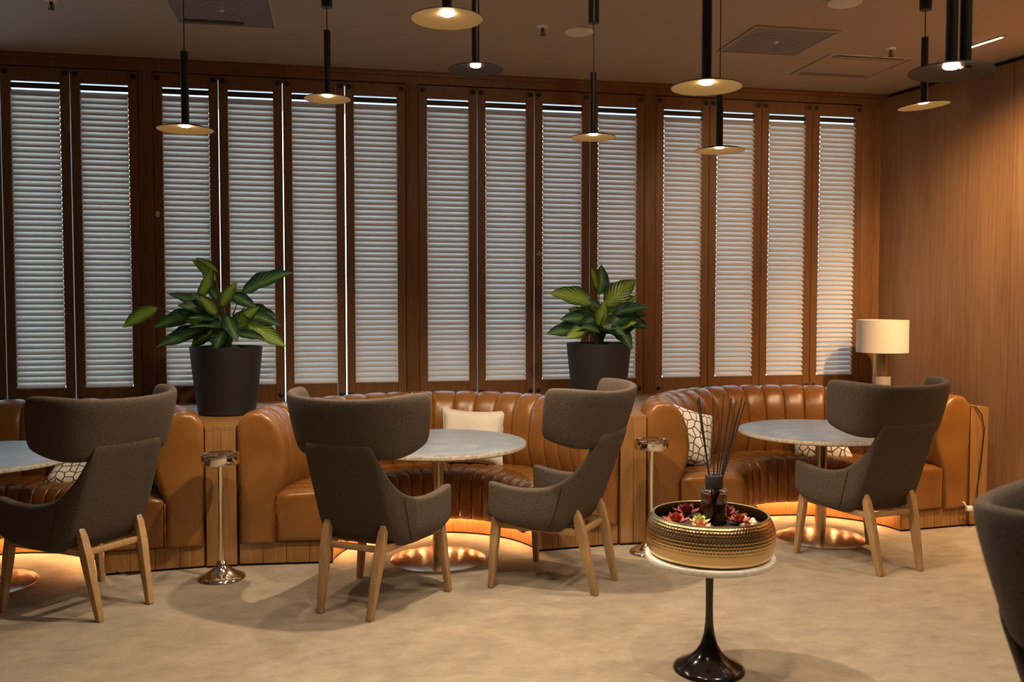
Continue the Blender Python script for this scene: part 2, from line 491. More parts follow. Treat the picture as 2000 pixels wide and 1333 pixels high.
# ------------------------------------------------------------------ curved leather booths
BC = [-1.975, .62, 3.215]
BY = 5.48
RO = 1.205
PHI0 = R(5.5)
NCH = 19
dphi = (math.pi - 2 * PHI0) / NCH
back_prof = [(1.00, .40), (.962, .47), (.935, .56), (.930, .64), (.940, .72), (.955, .79), (.980, .855), (1.015, .902), (1.06, .928), (1.105, .932), (1.15, .918), (1.185, .885), (1.202, .84), (1.205, .78), (1.205, .55), (1.205, .28), (1.205, .02)]
seat_prof = [(1.01, .415), (.96, .435), (.88, .446), (.78, .450), (.68, .450), (.61, .445), (.566, .430), (.540, .402), (.531, .36), (.529, .29), (.530, .21), (.534, .160), (.545, .136), (.562, .132), (.575, .142), (.66, .143)]
def channel(prof, bulge, name):
    rows = []
    n = len(prof)
    for i, (r_, z) in enumerate(prof):
        a = Vector(prof[max(i - 1, 0)]); b_ = Vector(prof[min(i + 1, n - 1)])
        t_ = (b_ - a).normalized(); nn = Vector((-t_.y, t_.x))     # points to the sitter / up
        row = []
        for k in range(9):
            u = (-1, -.93, -.75, -.4, 0, .4, .75, .93, 1)[k]
            off = bulge * (1 - abs(u) ** 5) - bulge * .6 * (abs(u) > .99)
            q = Vector((r_, z)) + nn * off
            an = u * dphi / 2 * .999
            row.append((q.x * math.cos(an), q.x * math.sin(an), q.y))
        rows.append(row)
    return grid(rows, 'leather', name)
# normals: back profile runs up the inner face, seat profile runs inwards then down
me_back = channel([(r_, z) for r_, z in back_prof], .013, 'back_channel')
me_seat = channel([(r_, z) for r_, z in seat_prof], -.010, 'seat_channel')

def endcap(poly, depth, name, rnd=.03, m='leather'):
    """padded end panel in the radial plane: poly of (r, z); bulges along -tangent"""
    cx = sum(p[0] for p in poly) / len(poly); cz = sum(p[1] for p in poly) / len(poly)
    n = len(poly)
    def inset(d_):
        out = []
        for i in range(n):
            p0, p, p1 = Vector(poly[i - 1]), Vector(poly[i]), Vector(poly[(i + 1) % n])
            e0 = (p - p0).normalized(); e1 = (p1 - p).normalized()
            nn = Vector((-(e0.y + e1.y), e0.x + e1.x)); nn = nn.normalized() if nn.length > 1e-6 else Vector((0, 0))
            if (Vector((cx, cz)) - p).dot(nn) < 0: nn = -nn
            out.append(p + nn * d_)
        return out
    rows = []
    for d_, y_ in ((0, .02), (0, -depth * .35), (rnd * .3, -depth * .75), (rnd * .75, -depth * .95), (rnd * 1.4, -depth)):
        rows.append([(p.x, y_, p.y) for p in inset(d_)])
    vs_ = [p for r_ in rows for p in r_]
    fs = [(i * n + k, i * n + (k + 1) % n, (i + 1) * n + (k + 1) % n, (i + 1) * n + k) for i in range(len(rows) - 1) for k in range(n)]
    fs.append(tuple((len(rows) - 1) * n + k for k in range(n)))
    return meshdata(name, vs_, fs, m, True, 60)
arm_poly = [(.985, .135), (.985, .40), (.958, .47), (.930, .56), (.920, .64), (.928, .72), (.944, .79), (.970, .858), (1.008, .908), (1.055, .936), (1.105, .942), (1.155, .928), (1.19, .892), (1.207, .84), (1.207, .70), (1.20, .50), (1.195, .135)]
seat_poly = [(.535, .145), (.531, .36), (.540, .402), (.566, .432), (.61, .447), (.75, .452), (.90, .447), (.978, .43), (.978, .145)]
me_arm_end = endcap(arm_poly, .035, 'arm_end')
me_seat_end = endcap(seat_poly, .035, 'seat_end')
def mirrored(me):
    c = me.copy(); c.transform(Matrix.Scale(-1, 4, (0, 1, 0))); c.flip_normals(); return c
me_arm_end2, me_seat_end2 = mirrored(me_arm_end), mirrored(me_seat_end)

def arc_wall(r0, r1, z0, z1, a0, a1, m, name, n=40):
    rows = []
    for i in range(n + 1):
        a = a0 + (a1 - a0) * i / n; c, s_ = math.cos(a), math.sin(a)
        rows.append([(r0 * c, r0 * s_, z0), (r1 * c, r1 * s_, z0), (r1 * c, r1 * s_, z1), (r0 * c, r0 * s_, z1)])
    return grid(rows, m, name, closed_u=True, cap=True, sharp=35)
me_kick = arc_wall(.645, .70, .012, .142, PHI0, math.pi - PHI0, 'plinth_wood', 'kick_panel')
me_toe = arc_wall(.652, .70, 0, .0125, PHI0, math.pi - PHI0, 'toe_black', 'toe_strip')
me_led = arc_wall(.600, .618, .1365, .1415, R(14), math.pi - R(14), 'strip_led', 'led_strip')
boothlab = ['long curved tan leather booth sofa at the left edge behind the dark chair', 'curved tan leather booth sofa holding the plain white cushion', 'curved tan leather booth sofa on the right holding the upright patterned cushion']
for bi, bx in enumerate(BC):
    s = thing('booth_sofa', boothlab[bi], 'sofa', (bx, BY, 0), 0, 'curved leather booth sofas')
    for k in range(NCH):
        a = PHI0 + dphi * (k + .5)
        obj('back_channel', me_back, s, None, (0, 0, a))
        obj('seat_channel', me_seat, s, None, (0, 0, a))
    obj('arm_end', me_arm_end, s, None, (0, 0, PHI0)); obj('seat_end', me_seat_end, s, None, (0, 0, PHI0))
    obj('arm_end', me_arm_end2, s, None, (0, 0, math.pi - PHI0)); obj('seat_end', me_seat_end2, s, None, (0, 0, math.pi - PHI0))
    kp = obj('kick_panel', me_kick, s); obj('toe_strip', me_toe, kp)
    obj('led_strip', me_led, s)['label'] = 'glowing warm light strip under the seat'
    # wooden end blocks below the seat ends, faced with upright boards
    for sg in (-1, 1):
        a = PHI0 if sg > 0 else math.pi - PHI0
        r_in, r_out, nb = .648, 1.20, 4
        for q in range(nb):
            ra = r_in + (r_out - r_in) * q / nb + .001; rb = r_in + (r_out - r_in) * (q + 1) / nb - .001
            me = rbox(rb - ra, .06, .128, 'plinth_wood', .0015, 1, ((ra + rb) / 2, .02 * sg, .014 + .064), 'base_board')
            obj('base_board', me, s, None, (0, 0, a))
        obj('toe_strip', rbox(r_out - r_in - .01, .05, .016, 'toe_black', 0, org=((r_in + r_out) / 2, .025 * sg, .008)), s, None, (0, 0, a))

# wooden planter plinths between the booths -----------------------------
YF = 5.575
def plinth(xl, xr, label, right_x=None):
    RP = RO + .008
    s = thing('wood_plinth', label, 'plinth', ((xl + xr) / 2 if right_x is None else 4.0, YF, 0), 0, 'wooden plinths between the booths')
    ox, oy = s.location.x, s.location.y
    pts = []
    fl_ = xl + RP * math.cos(math.asin((YF - BY) / RP))
    fr_ = xr - RP * math.cos(math.asin((YF - BY) / RP)) if right_x is None else right_x
    a0 = math.asin((YF - BY) / RP)
    n = 16
    pts.append((fl_, YF))
    pts.append((fr_, YF))
    if right_x is None:
        for i in range(1, n + 1):
            a = math.pi - a0 - (math.pi / 2 - a0) * i / n
            pts.append((xr + RP * math.cos(a), BY + RP * math.sin(a)))
        pts.append((xr, YW - .025)); pts.append((xl + .001, YW - .025))
    else:
        pts.append((right_x, YW - .025)); pts.append((xl + .001, YW - .025))
    for i in range(n):
        a = math.pi / 2 - (math.pi / 2 - a0) * i / n
        pts.append((xl + RP * math.cos(a), BY + RP * math.sin(a)))
    loc = [(x - ox, y - oy) for x, y in pts]
    body = [(x, y + (.018 if y < .01 else 0)) for x, y in loc]
    obj('body', prism(body, .014, .83, 'plinth_wood', 'body'), s)
    obj('top_board', prism(loc, .83, .852, 'plinth_wood', 'top_board'), s)
    obj('toe_strip', rbox(fr_ - fl_ - .004, .03, .014, 'toe_black', 0, org=((fl_ + fr_) / 2 - ox, .02, .007)), s)
    w = (fr_ - fl_) / 2
    for q in range(2):
        obj('front_board', rbox(w - .002, .018, .815, 'plinth_wood', .0015, 1, (fl_ + w * (q + .5) - ox, .009, .0145 + .4075)), s)
    return s
plinth(BC[0], BC[1], 'narrow wooden plinth under the left potted plant between two booths')
plinth(BC[1], BC[2], 'narrow wooden plinth under the right potted plant between two booths')
plinth(BC[2], 0, 'wooden corner plinth carrying the table lamp beside the veneer wall', 4.565)

# ------------------------------------------------------------------ round tables
me_ttop = lathe([(0, .7405), (.535, .7405), (.543, .738)], 'stone', 96, 'top')
me_tedge = lathe([(.543, .738), (.546, .730), (.545, .716), (.538, .710), (0, .710)], 'stone_edge', 96, 'edge')
me_tcol = lathe([(0, .709), (.036, .709), (.036, .02)], 'brass', 32, 'column')
me_tspider = lathe([(0, .7095), (.16, .7095), (.16, .7035), (0, .7035)], 'black_metal', 32, 'mount')
me_tbase = lathe([(0, .022), (.05, .022), (.20, .017), (.285, .012), (.293, .009), (.295, .004), (.294, 0), (0, 0)], 'brushed_steel', 80, 'base')
tl = ['round stone-topped table at the left edge of the picture', 'round stone-topped pedestal table in front of the white cushion', 'round stone-topped pedestal table in the right-hand booth']
for i, bx in enumerate(BC):
    s = thing('pedestal_table', tl[i], 'table', (bx, 5.487, 0), R(37 * i), 'round pedestal tables')
    t_ = obj('table_top', me_ttop, s); obj('rough_edge', me_tedge, t_)
    obj('mount_plate', me_tspider, s); obj('column', me_tcol, s); obj('base', me_tbase, s)

# ------------------------------------------------------------------ wing chairs
def make_chair():
    s = thing('wing_chair', '', 'chair', (0, 0, 0), 0, 'grey-brown wing chairs with oak legs')
    # outer shell: plan curve (half), lean weight, top height, bottom height
    half = [(0, -.190, 1, .897, .315), (.10, -.190, 1, .897, .315), (.175, -.187, 1, .896, .317), (.205, -.183, 1, .893, .319), (.215, -.180, 1, .878, .320),
            (.226, -.172, 1, .835, .320), (.240, -.155, .96, .755, .322), (.253, -.128, .9, .685, .325), (.266, -.090, .78, .632, .328), (.278, -.045, .6, .599, .332),
            (.289, .020, .4, .582, .340), (.300, .100, .2, .578, .350), (.308, .185, .08, .586, .365), (.312, .255, 0, .600, .385), (.312, .302, 0, .604, .425)]
    col = [(-x, y, w, t, b_) for x, y, w, t, b_ in half[:0:-1]] + half
    rows = []
    nv = 9
    for v_ in range(nv):
        f_ = v_ / (nv - 1)
        row = []
        for x, y, w, t, b_ in col:
            z = b_ + (t - b_) * f_
            yy = y - .375 * (z - .45) * w
            xx = x * (1 - .05 * max(0, (z - .50)) / .38 * w)
            tuck = max(0, (.42 - z) / .11)                   # belly rounds in under the seat
            xx *= 1 - .13 * tuck ** 1.6
            yy += (.055 * w) * tuck ** 1.6
            row.append((xx, yy, z))
        rows.append(row)
    me = grid(rows, 'chair_fabric', 'shell')
    sh = obj('shell', me, s)
    so = sh.modifiers.new('thick', 'SOLIDIFY'); so.thickness = .052; so.offset = -1
    sb = sh.modifiers.new('sub', 'SUBSURF'); sb.levels = 2; sb.render_levels = 2
    # seams where back and arms meet
    for sg in (-1, 1):
        pts = []
        for v_ in range(nv):
            p = rows[v_][len(half) - 1 + sg * 8]
            pts.append((p[0] + sg * .0005, p[1] - .0015, p[2]))
        obj('seam', tube(pts[1:-1], .0024, 'black_plastic', 6, 'seam'), sh)
    # belly under the seat
    bel = [[(x * .82, y * .80 + .02, z) for x, y, z in [(p[0], p[1], .335)for p in rows[0]]], [(x * .90, y * .92, .43) for x, y, z in rows[0]]]
    n = len(bel[0])
    vs_ = bel[0] + bel[1]
    fs = [tuple(range(n)), tuple(range(2 * n - 1, n - 1, -1))] + [(i, (i + 1) % n, n + (i + 1) % n, n + i) for i in range(n)]
    obj('seat_base', meshdata('seat_base', vs_, fs, 'chair_fabric', True, 40), s)
    # seat cushion
    bm = bmesh.new(); bmesh.ops.create_cube(bm, size=1)
    bmesh.ops.subdivide_edges(bm, edges=bm.edges[:], cuts=3, use_grid_fill=True)
    for v_ in bm.verts:
        x, y, z = v_.co * 2
        wx = .245 + .025 * (y * .5 + .5)
        px = x * wx; py = .110 + y * .265
        k = max(abs(x), abs(y)) ** 4
        pz = .435 + z * (.052 - .012 * k)
        if y > .9: py -= .03 * abs(x) ** 3; pz -= .012
        v_.co = (px, py, pz)
    me = bpy.data.meshes.new('seat'); bm.to_mesh(me); bm.free(); me.materials.append(MATS['chair_fabric']); me.shade_smooth()
    st = obj('seat', me, s); sb = st.modifiers.new('sub', 'SUBSURF'); sb.levels = 2; sb.render_levels = 2
    # winged headrest: plan curve at z = 1.0
    hp = [(0, -.386, .812, 1.124), (.09, -.384, .812, 1.125), (.18, -.374, .812, 1.128), (.255, -.350, .812, 1.133), (.315, -.305, .816, 1.140), (.352, -.245, .826, 1.146), (.374, -.175, .842, 1.150), (.386, -.105, .866, 1.149), (.389, -.070, .888, 1.140)]
    hc = [(-x, y, b_, t) for x, y, b_, t in hp[:0:-1]] + hp
    rows = []
    th = .060
    for i, (x, y, b_, t) in enumerate(hc):
        a = Vector(hc[max(i - 1, 0)][:2]); c = Vector(hc[min(i + 1, len(hc) - 1)][:2])
        tg = (c - a).normalized(); nn = Vector((-tg.y, tg.x))        # inwards
        row = []
        thk = th * (.75 if i in (0, len(hc) - 1) else 1)
        for off, f_ in ((0, .10), (-.004, .35), (-.004, .65), (0, .92), (.25, 1), (.75, 1), (1, .92), (1.06, .65), (1.06, .35), (1, .10), (.75, 0), (.25, 0)):
            o_ = off * thk if abs(off) >= .2 else off
            z = b_ + (t - b_) * f_
            lean = -.375 * (z - 1.0) * (1 - .55 * min(1, abs(x) / .388) ** 2)
            flare = 1 + .05 * (z - 1.0) / .13 * (abs(x) / .388) ** 2
            row.append(((x + nn.x * o_) * flare, y + nn.y * o_ + lean, z))
        rows.append(row)
    me = grid(rows, 'chair_fabric', 'headrest', closed_u=True, cap=True)
    hr = obj('headrest', me, s); sb = hr.modifiers.new('sub', 'SUBSURF'); sb.levels = 2; sb.render_levels = 2
    # oak legs
    for sg in (-1, 1):
        obj('leg', bar((sg * .172, -.178, .470), (sg * .150, -.287, 0), .030, .018, .032, .032, 'oak', (1, 0, 0), 'leg', .004, ((.10, .040, .040), (.32, .042, .056), (.50, .040, .048))), s)
        obj('leg', bar((sg * .246, .272, .40), (sg * .292, .285, 0), .040, .046, .030, .030, 'oak', (1, 0, 0), 'leg', .004, ((.28, .040, .050),)), s)
        obj('side_rail', bar((sg * .252, .275, .362), (sg * .166, -.205, .338), .030, .046, .030, .034, 'oak', (1, 0, 0), 'side_rail', .004), s)
    obj('cross_rail', bar((-.160, -.195, .338), (.160, -.195, .338), .028, .030, .028, .030, 'oak', (0, 1, 0), 'cross_rail', .004), s)
    return s
chair = make_chair()
chairs = [((-1.29, 5.035), -50.6, 'dark wing chair at the left edge, back turned, beside the left booth'),
          ((.203, 4.803), 35.4, 'wing chair seen from behind with right arm toward the middle table'),
          ((1.252, 4.938), -51.5, 'wing chair seen almost from the side, right of the middle table'),
          ((3.212, 4.958), -9.9, 'wing chair with its back turned in the right-hand booth'),
          ((1.886, 1.655), 148, 'blurred near wing chair cut off by the right edge')]
for i, ((x, y), az, lab) in enumerate(chairs):
    c = chair if i == 0 else copy_tree(chair)
    c.location = (x, y, 0); c.rotation_euler = (0, 0, -R(az)); c['label'] = lab

# ------------------------------------------------------------------ pendants
def pendant(x, y, zr, label, under, rod_len, cap_len, rod_r=.0185, tilt=(0, 0), second=False, watt=PEND_W):
    """zr: height of the dish rim"""
    s = thing('pendant_lamp', label, 'lamp', (x, y, zr), 0, 'pendant lamps with thin dish shades')
    dome = [(.131, 0), (.130, .0035), (.10, .013), (.06, .021), (.030, .025), (.020, .026)]
    inner = [(.129, .0005), (.10, .010), (.06, .018), (.030, .022), (0, .0225)]
    sh = obj('shade', lathe(dome, 'bronze_metal', 64, 'shade'), s, (0, 0, 0), (R(tilt[0]), R(tilt[1]), 0))
    obj('shade_lining', lathe(inner, under, 64, 'shade_lining'), sh)
    obj('led', lathe([(0, .0135), (.020, .0145), (.025, .0180), (.025, .0215)], 'lamp_led', 28, 'led'), sh)
    obj('rod', lathe([(0, .022), (rod_r, .022), (rod_r, .022 + rod_len), (0, .022 + rod_len)], 'black_metal', 28, 'rod'), s)
    if second:
        obj('rod', lathe([(0, .012), (rod_r, .012), (rod_r, .022 + rod_len), (0, .022 + rod_len)], 'black_metal', 28, 'rod'), s, (.046, -.008, 0))
    h = ZC - zr
    if h - cap_len > .03 + rod_len:
        obj('cable', lathe([(.0026, .02 + rod_len), (.0026, h - cap_len + .01)], 'black_plastic', 8, 'cable'), s)
    obj('canopy', lathe([(0, h - cap_len), (.030, h - cap_len), (.031, h - cap_len + .003), (.031, h)], 'black_metal', 28, 'canopy'), s)
    ld = bpy.data.lights.new('pendant_spot', 'SPOT'); ld.energy = watt; ld.color = WARM
    ld.spot_size = R(128); ld.spot_blend = .6; ld.shadow_soft_size = .025
    lo = bpy.data.objects.new('pendant_spot', ld); C.objects.link(lo); lo.parent = s; lo.location = (0, 0, -.006)
    return s
pendant(-.686, 4.506, 2.416, 'pendant lamp with gold-lined dish above the left potted plant', 'gold_enamel', .345, .12)
pendant(-.028, 5.20, 2.741, 'pendant lamp with gold-lined dish and visible canopy, second from the left', 'gold_enamel', .36, .12)
pendant(.407, 3.261, 2.619, 'near pendant lamp with large gold-lined dish cut by the top edge', 'gold_enamel', .36, .12)
pendant(.672, 4.291, 2.71, 'pendant lamp with dark dish near the middle of the ceiling', 'bronze_metal', .50, .12, watt=150)
pendant(1.482, 5.055, 2.554, 'pendant lamp with gold-lined dish right above the right potted plant', 'gold_enamel', .35, .16)
pendant(1.351, 3.135, 2.389, 'near pendant lamp with gold-lined dish and thick black rod, right of centre', 'gold_enamel', .60, .12)
pendant(2.021, 4.512, 2.406, 'pendant lamp hanging lowest with gold-lined dish before the right-hand shutters', 'gold_enamel', .30, .12)
pendant(1.992, 2.64, 2.353, 'near pendant lamp with dark dish and two rods at the upper right', 'bronze_metal', .70, .12, second=True, tilt=(0, 2))
pendant(3.092, 4.31, 2.644, 'pendant lamp with tilted gold-lined dish in front of the veneer wall', 'gold_enamel', .34, .22, tilt=(0, -5))

# ------------------------------------------------------------------ ceiling fittings
def diffuser(cx, cy, w, label):
    s = thing('air_diffuser', label, 'air vent', (cx, cy, ZC), 0, 'square ceiling air diffusers')
    for sx, sy, ox, oy in ((w, .02, 0, w / 2 - .01), (w, .02, 0, -w / 2 + .01), (.02, w - .04, w / 2 - .01, 0), (.02, w - .04, -w / 2 + .01, 0)):
        obj('frame_bar', rbox(sx, sy, .012, 'ceiling_paint', .002, 1, (ox, oy, -.006)), s)
    obj('mesh_plate', rbox(w - .04, w - .04, .004, 'perforated', 0, org=(0, 0, -.004)), s)
    for r_ in (.10, .16, .22):
        obj('ring', lathe([(r_, -.0065), (r_ + .004, -.0085), (r_ + .012, -.0085), (r_ + .016, -.0062)], 'perforated', 48, 'ring'), s)
    obj('hub', lathe([(0, -.016), (.012, -.014), (.016, -.006)], 'white_plastic', 20, 'hub'), s)
    return s
dl = diffuser(-.655, 5.735, .62, 'square perforated ceiling air diffuser at the upper left with a dark slot')
obj('open_slot', rbox(.36, .05, .006, 'grille_dark', .002, 1, (-.07, .235, -.0085)), dl)
diffuser(2.955, 5.69, .60, 'square perforated ceiling air diffuser at the upper right')
s = thing('access_panel', 'flat ceiling access panel with slot grille near the right corner', 'ceiling panel', (3.81, 6.185, ZC))
for sx, sy, ox, oy in ((.66, .012, 0, .29), (.66, .012, 0, -.29), (.012, .568, .324, 0), (.012, .568, -.324, 0)):
    obj('frame_bar', rbox(sx, sy, .008, 'ceiling_paint', .001, 1, (ox, oy, -.004)), s)
obj('panel', rbox(.62, .55, .004, 'ceiling_paint', 0, org=(0, 0, -.002)), s)
for oy in (-.235, .235):
    g = obj('slot_grille', rbox(.54, .055, .004, 'grille_dark' if oy < 0 else 'perforated', 0, org=(0, oy, -.006)), s)
    if oy < 0:
        for q in range(3):
            obj('blade', rbox(.54, .004, .005, 'ceiling_paint', 0, org=(0, oy - .016 + q * .016, -.0095)), g)
def sprinkler(x, y, label):
    s = thing('sprinkler_head', label, 'sprinkler', (x, y, ZC), 0, 'ceiling sprinkler heads')
    obj('rosette', lathe([(.036, 0), (.034, -.006), (.018, -.010), (.010, -.010)], 'white_plastic', 24, 'rosette'), s)
    obj('stem', lathe([(.010, -.008), (.011, -.026), (.006, -.032), (.005, -.048), (0, -.048)], 'bronze_metal', 16, 'stem'), s)
    for sg in (-1, 1):
        obj('frame_arm', tube([(sg * .010, 0, -.022), (sg * .016, 0, -.036), (sg * .006, 0, -.052)], .0025, 'bronze_metal', 6), s)
    obj('deflector', lathe([(0, -.055), (.019, -.055), (.019, -.052), (0, -.052)], 'bronze_metal', 20, 'deflector'), s)
sprinkler(1.328, 5.69, 'sprinkler head on the ceiling beside the round white speaker')
sprinkler(3.827, 5.705, 'sprinkler head on the ceiling by the access panel slot')
sprinkler(-1.613, 5.755, 'sprinkler head at the top edge above the left shutters')
def disc(name, x, y, r_, label, cat):
    s = thing(name, label, cat, (x, y, ZC))
    obj('cover', lathe([(r_, 0), (r_ * .99, -.010), (r_ * .86, -.018), (0, -.020)], 'white_plastic', 48, 'cover'), s)
    obj('rim', lathe([(r_ * 1.10, 0), (r_ * 1.09, -.005), (r_ * .98, -.006)], 'ceiling_paint', 48, 'rim'), s)
disc('ceiling_speaker', 1.58, 5.729, .095, 'round white flush speaker on the ceiling right of a sprinkler', 'speaker')
disc('smoke_detector', 2.959, 4.868, .10, 'round pale detector on the ceiling cut by the top edge', 'detector')
s = thing('slot_light', 'slim bright linear light slot in the ceiling near the veneer wall', 'light', (4.352, 5.46, ZC), R(9.5))
obj('trim', rbox(.036, .36, .006, 'ceiling_paint', .001, 1, (0, 0, -.003)), s)
obj('led_bar', rbox(.014, .32, .004, 'slot_led', 0, org=(0, 0, -.007)), s)
# unseen downlights added to brighten the carpet, right wall and shutters
def downlight(x, y, label, w=DOWN_W, size=95, aim=None, col=WARM):
    s = thing('added_downlight', label, 'light', (x, y, ZC), 0, 'added unseen ceiling downlights')
    obj('trim', lathe([(.055, 0), (.054, -.005), (.040, -.006), (.038, 0)], 'white_plastic', 32, 'trim'), s)
    obj('led', lathe([(0, -.002), (.038, -.002)], 'lamp_led', 24, 'led'), s)
    ld = bpy.data.lights.new('fill_spot', 'SPOT'); ld.energy = w; ld.color = col
    ld.spot_size = R(size); ld.spot_blend = .8; ld.shadow_soft_size = .035
    lo = bpy.data.objects.new('fill_spot', ld); C.objects.link(lo); lo.parent = s; lo.location = (0, 0, -.012)
    if aim:
        lo.rotation_euler = (Vector(aim) - Vector((x, y, ZC))).to_track_quat('-Z', 'Y').to_euler()
downlight(.5, 2.2, 'added unseen downlight above the open carpet, left of the camera axis', 28)
downlight(2.4, 2.2, 'added unseen downlight above the open carpet by the side table', 38)
downlight(4.30, 4.45, 'added unseen downlight aimed at the veneer wall', 400, 100, (5.0, 5.2, 1.9), AMBER)
downlight(4.3, 3.3, 'added unseen downlight aimed along the veneer wall', 230, 110, (5.1, 4.3, 1.7), AMBER)
downlight(1.2, 3.4, 'added unseen downlight aimed at the middle shutters', 22, 75, (1.2, 7.0, 2.2))
downlight(3.5, 3.6, 'added unseen downlight aimed at the right-hand shutters', 150, 60, (3.9, 7.0, 1.9), AMBER)
downlight(1.0, .3, 'added unseen downlight overhead of the camera', 25)
downlight(3.6, .6, 'added unseen downlight above the near right chair', 90)

# ------------------------------------------------------------------ chrome stands
def stand(x, y, label):
    s = thing('chrome_stand', label, 'stand', (x, y, 0), 0, 'chrome pedestal stands')
    obj('base', lathe([(0, 0), (.130, 0), (.134, .006), (.130, .014), (.112, .022), (.090, .032), (.070, .046), (.052, .058), (.040, .070), (.032, .084), (.026, .10), (.0165, .106)], 'chrome', 56, 'base'), s)
    obj('pole', lathe([(.0155, .10), (.0145, .64), (.018, .652), (.018, .664), (0, .664)], 'chrome', 28, 'pole'), s)
    obj('tray', lathe([(0, .664), (.085, .664), (.104, .668), (.108, .674), (.108, .716), (.112, .720), (.112, .726), (.106, .727), (.098, .722), (.096, .690), (.05, .684), (0, .684)], 'chrome', 56, 'tray'), s)
stand(-.654, 5.36, 'polished chrome stand with round tray before the left plinth')
stand(1.968, 5.38, 'polished chrome stand with round tray behind the gold bowl')

# ------------------------------------------------------------------ table lamp
s = thing('table_lamp', 'table lamp with white drum shade in the corner by the veneer wall', 'lamp', (4.33, 6.5, .852))
obj('stone_foot', lathe([(0, 0), (.068, 0), (.070, .003), (.070, .150), (0, .150)], 'grey_stone', 48, 'stone_foot'), s)
obj('brass_body', lathe([(.066, .150), (.066, .345), (.060, .350), (0, .350)], 'brass', 48, 'brass_body'), s)
sh = obj('drum_shade', lathe([(.199, .345), (.197, .605), (.194, .605), (.196, .345), (.199, .345)], 'lamp_linen', 72, 'drum_shade', 60), s)
obj('top_diffuser', lathe([(0, .597), (.194, .597)], 'lamp_linen', 48, 'top_diffuser'), sh)
obj('stem', lathe([(.008, .35), (.008, .50)], 'brass', 12, 'stem'), s)

# ------------------------------------------------------------------ side table, bowl, diffuser
TX, TY = 1.587, 3.60
s = thing('tulip_side_table', 'small round white marble side table on a black tulip foot', 'side table', (TX, TY, 0))
obj('foot', lathe([(0, 0), (.148, 0), (.155, .004), (.154, .010), (.140, .022), (.110, .036), (.080, .056), (.055, .082), (.036, .116), (.024, .158), (.0175, .21), (.0155, .28), (.0165, .38), (.019, .42), (.027, .450), (.040, .468), (.062, .478), (.062, .482), (0, .482)], 'lacquer_black', 72, 'foot'), s)
obj('marble_top', lathe([(0, .482), (.262, .482), (.276, .489), (.279, .500), (.276, .510), (.268, .513), (0, .513)], 'marble', 96, 'marble_top'), s)
s = thing('hammered_bowl', 'wide hammered gold bowl on the marble side table', 'bowl', (TX, TY, .513))
bp = [(0, .001), (.245, .001), (.256, .005), (.264, .018), (.272, .050), (.275, .085), (.272, .118), (.264, .145), (.254, .164), (.246, .173)]
def hammered(prof, cells=118, per=5, cell=.0140, amp=.0022):
    # wall resampled by arc length, every dimple pressed in as geometry
    P = [Vector(p) for p in prof]; L_ = [0]
    for a, b_ in zip(P, P[1:]): L_.append(L_[-1] + (b_ - a).length)
    def at(l_):
        for i in range(len(P) - 1):
            if l_ <= L_[i + 1] or i == len(P) - 2:
                f_ = (l_ - L_[i]) / (L_[i + 1] - L_[i]); return P[i].lerp(P[i + 1], max(0, min(1, f_)))
    n_rows = int((L_[-1] - L_[1]) / cell * per); rows = [[(1e-4 * math.cos(2 * math.pi * k / (cells * per)), 1e-4 * math.sin(2 * math.pi * k / (cells * per)), .001) for k in range(cells * per)]]
    for i in range(n_rows + 1):
        l_ = L_[1] + (L_[-1] - L_[1]) * i / n_rows
        p = (at(l_ - .006) + at(l_) + at(min(l_ + .006, L_[-1]))) / 3 if 0 < i < n_rows else at(l_)
        a, b_ = at(max(l_ - .01, L_[1])), at(min(l_ + .01, L_[-1])); t_ = (b_ - a).normalized()
        nn = Vector((t_.y, -t_.x))
        v_ = i / per; fade = min(1, max(.12, (p.y - .045) / .03)) * min(1, (n_rows - i) / 3)
        row = []
        for k in range(cells * per):
            u = k / per + .5 * (int(v_ + .5) % 2)
            d_ = amp * fade * (.5 + .5 * math.cos(2 * math.pi * u)) * (.5 + .5 * math.cos(2 * math.pi * v_))
            q = p - nn * d_; an = 2 * math.pi * k / (cells * per)
            row.append((q.x * math.cos(an), q.x * math.sin(an), q.y))
        rows.append(row)
    return grid(rows, 'hammered_gold', 'outer_wall', closed_u=True)
obj('outer_wall', hammered(bp), s)
obj('inner_wall', lathe([(.246, .173), (.242, .1735), (.240, .170), (.250, .150), (.262, .118), (.265, .085), (.260, .03), (.24, .012), (0, .012)], 'dark_gold', 96, 'inner_wall', 60), s)
obj('rim', lathe([(.240, .170), (.240, .174), (.243, .1755), (.247, .1755), (.249, .172)], 'brass', 96, 'rim'), s)
# pebble-like filling on which the flowers lie
s = tag(obj('dried_filler', lathe([(0, .134), (.10, .133), (.18, .128), (.250, .118)], 'soil', 48, 'dried_filler'), None, (TX, TY, .513)), 'dark dried filling inside the gold bowl', 'filling')
s['kind'] = 'stuff'
